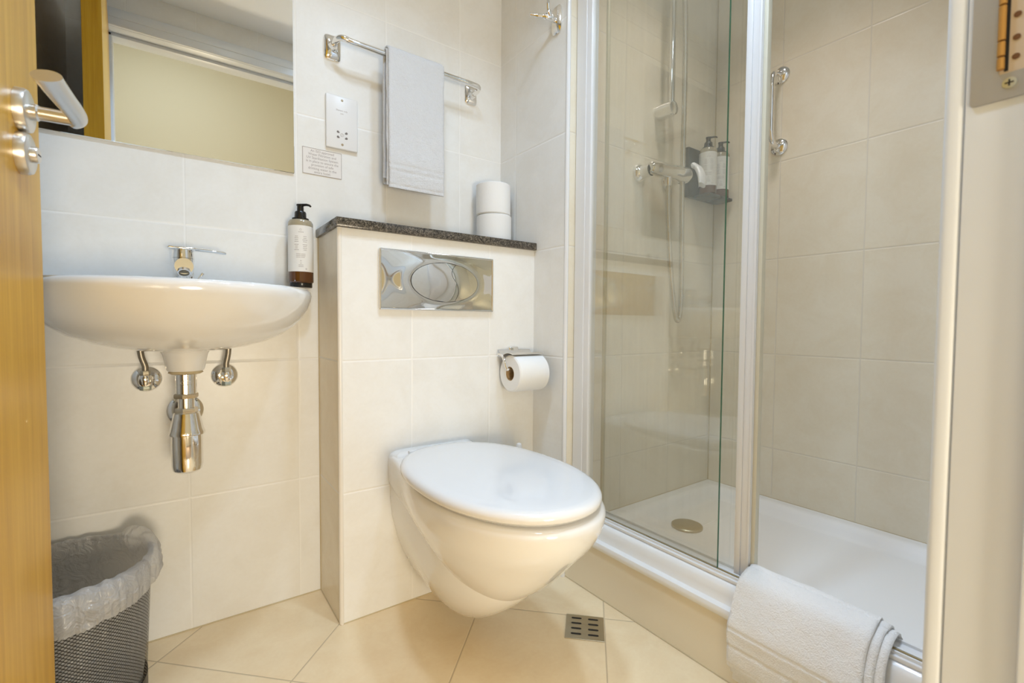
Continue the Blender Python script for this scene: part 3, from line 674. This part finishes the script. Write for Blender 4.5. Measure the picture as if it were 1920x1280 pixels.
sg = thing('notice_sign', (.3385, YB, 1.165), 'small framed drinking water notice below the shaver socket', 'sign')
bm = BM(); box(bm, .2865, .3905, YB - .0016, YB, 1.1645, 1.2365, .0003, 1); obj('plate', bm, mat('sign_plate', (.80, .77, .74), .35), sg)
bm = BM(); yy = YB - .0018
for a, b in (((.2875, 1.1655), (.3895, 1.1655)), ((.2875, 1.2355), (.3895, 1.2355)), ((.2875, 1.1655), (.2875, 1.2355)), ((.3895, 1.1655), (.3895, 1.2355))): tube(bm, [(a[0], yy, a[1]), (b[0], yy, b[1])], .0006, 6)
obj('border_line', bm, M_PRINT2, sg)
for i, s in enumerate(('An ISO approved', 'Water Filtration and', 'UV Sterilisation System', 'is in place to ensure the', 'provision of safe', 'drinking water in the', 'entire hotel.')):
    text_mesh('text_line', s, .0094, on_back(.3385, YB - .0018, 1.2285 - i * .0094), M_PRINT2, sg, scx=.94)

# ------------------------------------------------------------------ soap bottles
def bottle(c, z0, face, label, pump_dir, group=None, holder=True):
    """c = centre (x, y); face = unit vector the label looks towards"""
    b = thing('soap_bottle', (c[0], c[1], z0), label, 'soap dispenser', group); R = .0305
    bm = BM(); lathe(bm, [(R - .003, 0), (R, .003), (R, .030)], (*c, z0), n=40); obj('base', bm, M_AMBER, b)
    bm = BM(); lathe(bm, [(R + .0002, .028), (R + .0002, .146)], (*c, z0), n=40, cap0=False, cap1=False); lathe(bm, [(R - .0004, .029), (R - .0004, .145)], (*c, z0), n=40); lb = obj('label', bm, M_LABEL, b)
    bm = BM(); lathe(bm, [(R, .1455), (R, .155), (R - .004, .162), (.016, .166)], (*c, z0), n=40); obj('shoulder', bm, M_SOAPTOP, b)
    bm = BM(); lathe(bm, [(.0205, .165), (.0205, .168), (.0145, .170), (.0140, .183), (.0125, .186), (.0085, .187), (.0080, .200), (.0095, .2015), (.0095, .2045), (.004, .206)], (*c, z0), n=28)
    p = Vector(pump_dir).normalized(); q = Vector((*c, z0 + .2035)); tube(bm, [q, q + p * .018, q + p * .026 - Vector((0, 0, .002)), q + p * .029 - Vector((0, 0, .005))], [.0045, .004, .0035, .003], 12, flat=.8); obj('pump', bm, M_BPL, b)
    bm = BM(); a0 = math.atan2(face[1], face[0])
    def patch(a1, a2, za, zb):
        n = max(2, int(abs(a2 - a1) / .08)); rr = R + .0004
        V = [[bm.verts.new((c[0] + rr * math.cos(a0 + a1 + (a2 - a1) * i / n), c[1] + rr * math.sin(a0 + a1 + (a2 - a1) * i / n), z0 + z)) for z in (za, zb)] for i in range(n + 1)]
        for i in range(n): bm.faces.new((V[i][0], V[i + 1][0], V[i + 1][1], V[i][1]))
    rnd = random.Random(3)
    for k in range(5): patch(-.17 + k * .085, -.17 + k * .085 + .045, .1275, .1297)
    for (ca, rows) in ((-.33, (.117, .1125, .108, .1035, .096, .0915, .087, .0825)), (.33, (.117, .1125, .108, .1035, .096, .0915, .087, .0825))):
        for z in rows:
            w = rnd.uniform(.10, .20); patch(ca - w, ca + w * .1, z, z + .0013); patch(ca + w * .18, ca + w, z, z + .0013)
    for z in (.072, .068, .064): patch(-.36, -.02, z, z + .0012); patch(.02, .36 - .05 * (z < .065), z, z + .0012)
    for z in (.044, .040): patch(-.18, .2, z, z + .0012)
    patch(-.05, .05, .055, .0562); patch(-.05, -.04, .048, .055); patch(.04, .05, .048, .055); patch(-.05, .05, .048, .049)
    for k in range(8):
        a = 2 * PI * k / 8; patch(.0 + .07 * math.cos(a) - .02, .07 * math.cos(a) + .02, .1345 + .0022 * math.sin(a), .1353 + .0022 * math.sin(a))
        patch(.42 + .05 * math.cos(a) - .02, .42 + .05 * math.cos(a) + .02, .0345 + .0018 * math.sin(a), .0355 + .0018 * math.sin(a))
    obj('print', bm, M_PRINT2, lb)
    return b
bottle((.271, 1.331), .8625, (-.2, -.98), 'pump soap bottle with a white label on the wall beside the granite shelf', (.7, -.7, 0))
bk = thing('bottle_bracket', (.271, YB, .851), 'black wall bracket holding the soap bottle beside the basin', 'bracket')
bm = BM(); lathe(bm, [(.026, 0), (.0272, .002), (.0272, .0115), (.022, .0115)], (.271, 1.331, .8505), n=32); box(bm, .259, .283, 1.352, YB, .851, .861, .001); obj('cup', bm, M_BPL, bk)
bm = BM(); box(bm, .255, .287, YB - .006, YB, .851, .98, .001); obj('back_plate', bm, M_BPL, bk)

# ------------------------------------------------------------------ robe hook on the partition
hk = thing('robe_hook', (XA, 1.083, 1.615), 'chrome two-peg robe hook high on the wall beside the shower', 'hook')
bm = BM(); rg = []
for k_, xx in ((1, XA), (1, XA - .004), (.82, XA - .009), (.4, XA - .012), (.05, XA - .0125)):
    L = []
    for q in range(32):
        a = 2 * PI * q / 32; c_, s_ = math.cos(a), math.sin(a); e = 2 / 3.6
        L.append(Vector((xx, 1.083 + k_ * .022 * (abs(c_) ** e) * (1 if c_ > 0 else -1), 1.658 + k_ * .041 * (abs(s_) ** e) * (1 if s_ > 0 else -1))))
    rg.append(L)
rings(bm, rg); obj('back_plate', bm, M_CHR, hk)
bm = BM(); tube(bm, smooth_path([(XA - .008, 1.083, 1.655), (XA - .03, 1.083, 1.655), (XA - .045, 1.091, 1.657), (XA - .066, 1.107, 1.661), (XA - .078, 1.116, 1.664)], 5), [.009] * 5 + [.0085] * 5 + [.006] * 5 + [.0045] * 5 + [.0065], 16)
obj('left_peg', bm, M_CHR, hk)
bm = BM(); tube(bm, smooth_path([(XA - .026, 1.083, 1.655), (XA - .040, 1.078, 1.672), (XA - .044, 1.074, 1.692), (XA - .046, 1.071, 1.708)], 5), [.009] * 5 + [.0055] * 5 + [.0045] * 5 + [.0062], 16)
obj('upper_peg', bm, M_CHR, hk)

# ------------------------------------------------------------------ shower tray
st = thing('shower_tray', (1.31, .58, 0), 'white shower tray on a low beige plinth', 'shower tray')
bm = BM(); nx, ny = 60, 70; X0, X1, Y0, Y1 = .962, XR, YF + .001, YE
def tray_z(x, y):
    e = min(x - X0, X1 - x, y - Y0, Y1 - y)
    t = min(max((e - .040) / .045, 0), 1); t = t * t * (3 - 2 * t)
    dd = math.hypot(x - 1.31, y - .866)
    return TT - t * (.026 + .010 * max(0, 1 - dd / .6)) 
g = [[bm.verts.new((X0 + (X1 - X0) * i / nx, Y0 + (Y1 - Y0) * j / ny, tray_z(X0 + (X1 - X0) * i / nx, Y0 + (Y1 - Y0) * j / ny))) for j in range(ny + 1)] for i in range(nx + 1)]
for i in range(nx):
    for j in range(ny): bm.faces.new((g[i][j], g[i + 1][j], g[i + 1][j + 1], g[i][j + 1]))
lip = [(.9435, .1365), (.9385, .1375), (.9355, .142), (.9350, .150), (.9375, .157), (.9430, .160), (.9480, .162), (.9510, .168), (.9530, .178), (.9560, .190), (.9610, .199), (.9680, .202), (.975, .202), (.975, .14), (.95, .1366)]
rings(bm, [[Vector((x, y, z)) for x, z in lip] for y in (YF + .001, YE)])
obj('tray', bm, M_ACR, st, sharp=40)
bm = BM(); box(bm, .9445, .957, YF + .001, YE, .001, .1366, .0005, 1); obj('plinth', bm, M_PANEL, st, label='beige plinth panel')
bm = BM(); tube(bm, [(.9445, YF + .01, .1366), (.9445, YE, .1366)], .0016, 8); tube(bm, [(.9445, YF + .01, .001), (.9445, YE, .001)], .0016, 8)
tube(bm, [(X0 + .02, YE, TT + .0005), (XR, YE, TT + .0005)], .0016, 8); tube(bm, [(XR, Y0, TT + .0005), (XR, YE, TT + .0005)], .0012, 8); obj('silicone_seal', bm, M_CAULK, st)
zt = tray_z(1.31, .866)
bm = BM(); lathe(bm, [(.044, 0), (.047, .002), (.0475, .0075), (.045, .010), (.03, .0125), (0, .0132)], (1.310, .866, zt - .001), n=44); wd = obj('waste_cover', bm, mat('worn_steel', (.48, .42, .30), .35, metal=1), st, label='round tarnished metal waste cover')
# floor gully
fd = thing('floor_drain', (.8215, .824, 0), 'square steel drain grate in the floor beside the toilet', 'drain')
MD = Matrix.Translation((.8215, .824, 0)) @ Matrix.Rotation(-PI / 4, 4, 'Z')
bm = BM(); box(bm, -.0475, .0475, -.0475, .0475, .0002, .0022, .0006, 1, MD); gr = obj('grate', bm, mat('grate_steel', (.50, .46, .36), .35, metal=1), fd)
for cx_ in (-.021, .021):
    for k in range(4):
        cy_ = (k - 1.5) * .0205 + .002; bm = BM()
        V = []
        for q in range(24):
            a = 2 * PI * q / 24; V.append(bm.verts.new(MD @ Vector((cx_ + (.0095 if math.cos(a) > 0 else -.0095) + .0034 * math.cos(a), cy_ + .0034 * math.sin(a), .0024))))
        bm.faces.new(V); obj('slot', bm, M_BLK, gr)

# ------------------------------------------------------------------ shower enclosure
se = thing('shower_enclosure', (XG, .575, .2), 'glass shower enclosure with a sliding door in white frames', 'shower enclosure')
ZT = 1.98
bm = BM(); box(bm, .969, .9965, .972, YE, .203, ZT, .003, 3); box(bm, .9665, .970, .992, YE - .002, .203, ZT, .001, 1); obj('wall_profile', bm, M_ALU, se)
bm = BM(); box(bm, .9665, 1.024, YF + .01, YE - .001, .2022, .2105, .002, 2); box(bm, .972, .9765, YF + .01, .972, .2105, .2155); box(bm, .985, .990, YF + .01, .972, .2105, .2155); box(bm, 1.014, 1.018, YF + .01, .972, .2105, .2155); box(bm, .976, 1.024, YF + .01, YE - .001, TT + .0003, .2022); obj('bottom_track', bm, M_ALU, se)
bm = BM(); box(bm, .9775, .9815, YF + .01, .972, .2125, .2165); obj('track_seal', bm, mat('dirty_seal', (.32, .25, .12), .6), se)
bm = BM(); box(bm, .962, 1.03, YF + .001, YE - .001, ZT, ZT + .045, .003, 2); obj('top_rail', bm, M_ALU, se)
bm = BM(); box(bm, .966, 1.02, YF, YF + .028, .203, ZT, .003, 2); obj('end_profile', bm, M_ALU, se)
bm = BM(); box(bm, XG - .003, XG + .003, .569, .973, .214, ZT)
for f in bm.faces: f.material_index = 1 if f.calc_center_median().y < .5695 else 0
obj('fixed_pane', bm, None, se, smooth=False, mats=[M_GLASS, M_GEDGE])
bm = BM(); box(bm, XSL - .003, XSL + .003, .512, .945, .214, ZT)
for f in bm.faces: f.material_index = 1 if f.calc_center_median().y > .9445 else 0
sd = obj('sliding_pane', bm, None, se, smooth=False, mats=[M_GLASS, M_GEDGE])
bm = BM(); box(bm, XSL - .010, XSL + .006, .508, .540, .211, ZT, .0025, 3); box(bm, XSL - .0135, XSL - .009, .527, .540, .211, ZT, .0015, 2); box(bm, XSL - .013, XSL - .009, .508, .514, .211, ZT, .0015, 2)
obj('stile', bm, M_ALU, sd)
bm = BM(); box(bm, XSL - .004, XSL + .012, .500, .5085, .211, ZT, .001); obj('stile_seal', bm, mat('aged_seal', (.70, .66, .52), .4), sd)
bm = BM(); box(bm, XSL - .005, XSL + .005, .943, .951, .212, ZT, .001); obj('edge_strip', bm, mat('aged_strip', (.55, .50, .36), .4), sd)

# shower mixer, riser, hose
mx = thing('shower_mixer', (1.325, YE, 1.26), 'chrome shower mixer valve on the end wall behind the glass', 'shower valve')
for x in (1.252, 1.40):
    bm = BM(); lathe(bm, [(.031, 0), (.031, .004), (.028, .012), (.021, .020), (.019, .05)], (x, YE, 1.258), (0, -1, 0), 32, True, False); obj('wall_flange', bm, M_CHR, mx)
bm = BM(); P = smooth_path([(1.240, YE - .050, 1.262), (1.27, YE - .053, 1.262), (1.325, YE - .062, 1.262), (1.38, YE - .062, 1.264), (1.425, YE - .060, 1.268)], 6)
tube(bm, P, [.016] * 2 + [.020] * 5 + [.022] * 6 + [.025] * 4 + [.027] * 4 + [.027] * 3 + [.024], 28); lathe(bm, [(.013, 0), (.012, .03), (.009, .034)], (1.325, YE - .062, 1.25), (0, 0, -1), 20); obj('body', bm, M_CHR, mx)
bm = BM(); P = [(1.428, YE - .082, 1.300), (1.432, YE - .102, 1.282), (1.424, YE - .120, 1.248), (1.412, YE - .128, 1.215)]
tube(bm, smooth_path(P, 5), [.014] + [.019] * 4 + [.022] * 5 + [.021] * 3 + [.017] * 2 + [.008], 20, flat=.5); obj('lever', bm, M_PLA, mx, label='white lever')
rr = thing('shower_riser_rail', (1.352, YE, 1.45), 'chrome vertical riser rail on the end wall of the shower', 'shower rail')
bm = BM(); tube(bm, [(1.352, YE - .05, 1.455), (1.352, YE - .05, 2.05)], .0095, 20); obj('rail', bm, M_CHR, rr)
for z in (1.478, 2.02):
    bm = BM(); lathe(bm, [(.026, 0), (.026, .035), (.022, .060), (.014, .064)], (1.352, YE, z), (0, -1, 0), 28); obj('bracket', bm, M_CHR, rr)
bm = BM(); box(bm, 1.335, 1.369, YE - .085, YE - .035, 1.90, 1.93, .006, 2); sl = obj('slider', bm, M_CHR, rr)
hs = thing('hand_shower', (1.37, YE - .12, 1.93), 'chrome hand shower and ribbed hose hanging on the riser rail', 'shower head')
bm = BM(); tube(bm, [(1.352, YE - .085, 1.885), (1.352, YE - .11, 1.96), (1.352, YE - .145, 2.03)], [.010, .012, .014], 20); lathe(bm, [(.02, -.02), (.042, 0), (.042, .01), (.036, .012)], (1.352, YE - .158, 2.045), (0, -.72, -.7), 32); obj('handset', bm, M_CHR, hs)
HP = smooth_path([(1.325, YE - .062, 1.218), (1.328, YE - .062, 1.12), (1.345, YE - .062, .95), (1.372, YE - .060, .82), (1.392, YE - .060, .775), (1.408, YE - .060, .815), (1.409, YE - .060, .95), (1.398, YE - .064, 1.20), (1.385, YE - .075, 1.50), (1.368, YE - .085, 1.75), (1.352, YE - .085, 1.885)], 30)
bm = BM(); tube(bm, HP, [.0074 if i % 2 else .0086 for i in range(len(HP))], 10); obj('hose', bm, mat('hose_metal', (.66, .63, .55), .25, metal=.9), hs, sharp=80)

# wall dispenser rack and its bottles in the shower
dr = thing('dispenser_rack', (1.59, YE, 1.225), 'dark wall rack holding two bottles in the shower corner', 'rack')
bm = BM(); box(bm, 1.503, 1.688, YE - .016, YE, 1.222, 1.398, .002, 1); obj('back_plate', bm, mat('rack_dark', (.07, .065, .05), .35), dr)
bm = BM(); box(bm, 1.535, 1.602, YE - .082, YE - .016, 1.2165, 1.2285, .004, 2); box(bm, 1.615, 1.682, YE - .082, YE - .016, 1.2165, 1.2285, .004, 2); obj('shelf', bm, mat('rack_dark2', (.07, .065, .05), .35), dr)
bottle((1.569, YE - .050), 1.2290, (-.8, -.6), 'left of the two pump bottles in the shower rack', (.5, -.85, .05), 'pump bottles in the shower rack')
bottle((1.649, YE - .050), 1.2290, (-.8, -.6), 'right of the two pump bottles in the shower rack, partly hidden', (.5, -.85, .05), 'pump bottles in the shower rack')

# grab handle on the far shower wall
gb = thing('grab_handle', (XR, .795, 1.37), 'chrome vertical grab handle on the right wall of the shower', 'grab rail')
bm = BM(); P = smooth_path([(XR - .008, .795, 1.612), (XR - .030, .795, 1.612), (XR - .052, .795, 1.600), (XR - .060, .795, 1.570), (XR - .060, .795, 1.545)], 6)[:-1] + smooth_path([(XR - .060, .795, 1.545), (XR - .060, .795, 1.42), (XR - .060, .795, 1.41), (XR - .052, .795, 1.382), (XR - .030, .795, 1.371), (XR - .008, .795, 1.371)], 6)
tube(bm, P, .0085, 18); obj('bar', bm, M_CHR, gb)
for z in (1.612, 1.371):
    bm = BM(); lathe(bm, [(.0285, 0), (.0285, .003), (.024, .009), (.012, .013)], (XR, .795, z), (-1, 0, 0), 36); obj('wall_flange', bm, M_CHR, gb)

# ------------------------------------------------------------------ folded bath mat over the tray edge
bm = BM()
Hm = [(.050, .004, .0032), (.085, .004, .0028), (.012, .003, .0020)]
def drape(o, zend, xin, zin):
    return [(.928 - o * .6, zend), (.9275 - o, .07), (.927 - o, .12), (.9275 - o, .150), (.938 - o * .6, .185 + o * .5), (.953 - o * .3, .212 + o), (.972, .2245 + o), (.993, .2275 + o), (1.012, .2245 + o), (1.026 + o * .5, .205), (1.030 + o * .5, .185 + o * .3), (xin, zin)]
sheet(bm, drape(.0010, .030, 1.036, .172), .250, .499, .0070, 'Y', .002, 5, nu=34, hem=Hm)
sheet(bm, drape(.0085, .048, 1.040, .180), .262, .502, .0070, 'Y', .003, 6, nu=34, hem=Hm)
sheet(bm, drape(.0155, .060, 1.044, .188), .275, .504, .0065, 'Y', .003, 8, nu=34, hem=Hm)
obj('bath_mat', bm, M_MAT, label='folded white bath mat draped over the edge of the shower tray', cat='bath mat', sharp=80)

# ------------------------------------------------------------------ toilet brush behind the pan
tb = thing('toilet_brush', (.838, 1.128, 0), 'white toilet brush standing behind the toilet', 'toilet brush')
bm = BM(); lathe(bm, [(.040, .0), (.042, .004), (.040, .10), (.036, .13), (.02, .135), (.012, .136)], (.838, 1.128, 0), n=32); obj('holder', bm, M_PLA, tb)
bm = BM(); lathe(bm, [(.006, .13), (.0055, .34), (.0095, .36), (.010, .385), (.0075, .398), (0, .402)], (.838, 1.128, 0), n=20); obj('handle', bm, M_PLA, tb)

# ------------------------------------------------------------------ waste bin
BX, BY, BH = -.186, 1.214, .285
wb = thing('waste_bin', (BX, BY, 0), 'black wire mesh waste bin with a clear liner behind the door', 'bin')
def binr(z): return .126 + (.139 - .126) * z / BH
bm = BM(); uvl = bm.loops.layers.uv.new('UVMap'); n = 72; rows = 14; za, zb = .034, BH - .004
V = [[bm.verts.new((BX + binr(za + (zb - za) * j / rows) * math.cos(2 * PI * i / n), BY + binr(za + (zb - za) * j / rows) * math.sin(2 * PI * i / n), za + (zb - za) * j / rows)) for i in range(n)] for j in range(rows + 1)]
for j in range(rows):
    for i in range(n):
        f = bm.faces.new((V[j][i], V[j][(i + 1) % n], V[j + 1][(i + 1) % n], V[j + 1][i]))
        for l, (a, b) in zip(f.loops, ((i, j), (i + 1, j), (i + 1, j + 1), (i, j + 1))):
            l[uvl].uv = (a / n * 2 * PI * .132 / .0076, b / rows * (zb - za) / .0066)
obj('mesh_wall', bm, M_MESH, wb)
M_BIN = mat('black_metal', (.016, .016, .016), .3, metal=.3)
bm = BM(); lathe(bm, [(.120, .001), (.1285, .002), (.1285, .0365), (.1265, .0365), (.1265, .006), (.02, .006)], (BX, BY, 0), n=72); obj('base', bm, M_BIN, wb)
bm = BM(); tube(bm, [(BX + .1392 * math.cos(a), BY + .1392 * math.sin(a), BH) for a in [2 * PI * k / 72 for k in range(72)]], .0035, 12, closed=True); obj('rim', bm, M_BIN, wb)
bm = BM(); n = 240; secs = []
for i in range(n):
    a = 2 * PI * i / n; c_, s_ = math.cos(a), math.sin(a)
    w = 1.6 * noise.noise(Vector((c_ * 3.2, s_ * 3.2, 1.7))); w2 = 1.6 * noise.noise(Vector((c_ * 9, s_ * 9, 4.1))); w3 = 1.8 * noise.noise(Vector((c_ * 24, s_ * 24, 9.1)))
    def P(r, z): return Vector((BX + r * c_, BY + r * s_, z))
    # bunch of slack film at the right rear of the rim
    d = (a - math.radians(33) + PI) % (2 * PI) - PI; k_ = math.exp(-(d / .30) ** 2)
    front = max(0, math.cos(a - math.radians(-70)))
    drop = .016 + .040 * front + .006 * w + .012 * k_
    up = .006 + .028 * k_ + .003 * w2 * (1 + 2 * k_)
    out = .006 + .014 * k_ + .003 * w3 + .008 * front
    secs.append([P(.118 + .002 * w2, .012), P(.127 + .0015 * w3, .10), P(.1325 + .0018 * w2, .20), P(.1345 - .012 * k_, BH - .03), P(.1335 - .022 * k_ + .002 * w3, BH + up * .4), P(.139 - .010 * k_, BH + up), P(.1435 + out * .5, BH + up * .55), P(.1445 + out + .003 * w2, BH - drop * .35), P(.1440 + out + .004 * w3, BH - drop * .7), P(.1445 + out * .8 + .003 * w2, BH - drop)])
secs = [smooth_path(s_, 3) for s_ in secs]
VV = [[bm.verts.new(p) for p in s_] for s_ in secs]
for i in range(n):
    for k in range(len(VV[0]) - 1): bm.faces.new((VV[i][k], VV[(i + 1) % n][k], VV[(i + 1) % n][k + 1], VV[i][k + 1]))
o = obj('liner', bm, M_BAG, wb, label='translucent plastic liner folded over the rim', sharp=180)

# ------------------------------------------------------------------ fan heater (seen in the reflections)
hd = thing('wall_fan_heater', (XL, 1.15, 1.79), 'white wall-mounted fan heater reflected in the shower glass', 'heater')
bm = BM(); prof = [(XL, 1.79), (XL + .10, 1.80), (XL + .125, 1.82), (XL + .13, 1.90), (XL + .12, 1.99), (XL + .085, 2.035), (XL + .03, 2.05), (XL, 2.05)]
rings(bm, [[Vector((XL + (x - XL) * k_, y, 1.92 + (z - 1.92) * (.6 + .4 * k_))) for x, z in prof] for y, k_ in ((1.01, .8), (1.02, .96), (1.04, 1), (1.26, 1), (1.28, .96), (1.29, .8))]); obj('casing', bm, M_PLA, hd)
bm = BM()
for k in range(7): box(bm, XL + .03 + k * .011, XL + .035 + k * .011, 1.05, 1.25, 1.786, 1.7935)
obj('grille', bm, mat('grille_grey', (.25, .25, .25), .5), hd)

# ------------------------------------------------------------------ ceiling downlights
for i, (x, y, p, sp_, lc) in enumerate(DOWNLIGHTS):
    t = thing('downlight', (x, y, ZC), ('recessed ceiling downlight above the basin side', 'recessed ceiling downlight above the shower', 'recessed ceiling downlight nearest the door')[i], 'ceiling light')
    bm = BM(); lathe(bm, [(.042, 0), (.048, .001), (.048, .004), (.040, .006), (.036, .003)], (x, y, ZC), (0, 0, -1), 36, False, False); obj('ring', bm, M_CHR, t)
    bm = BM(); lathe(bm, [(.036, .001), (.036, .003), (0, .0035)], (x, y, ZC), (0, 0, -1), 28); obj('lens', bm, mat('lamp_lens', (1, 1, 1), .5, emis=(.95, .97, 1), es=30), t)
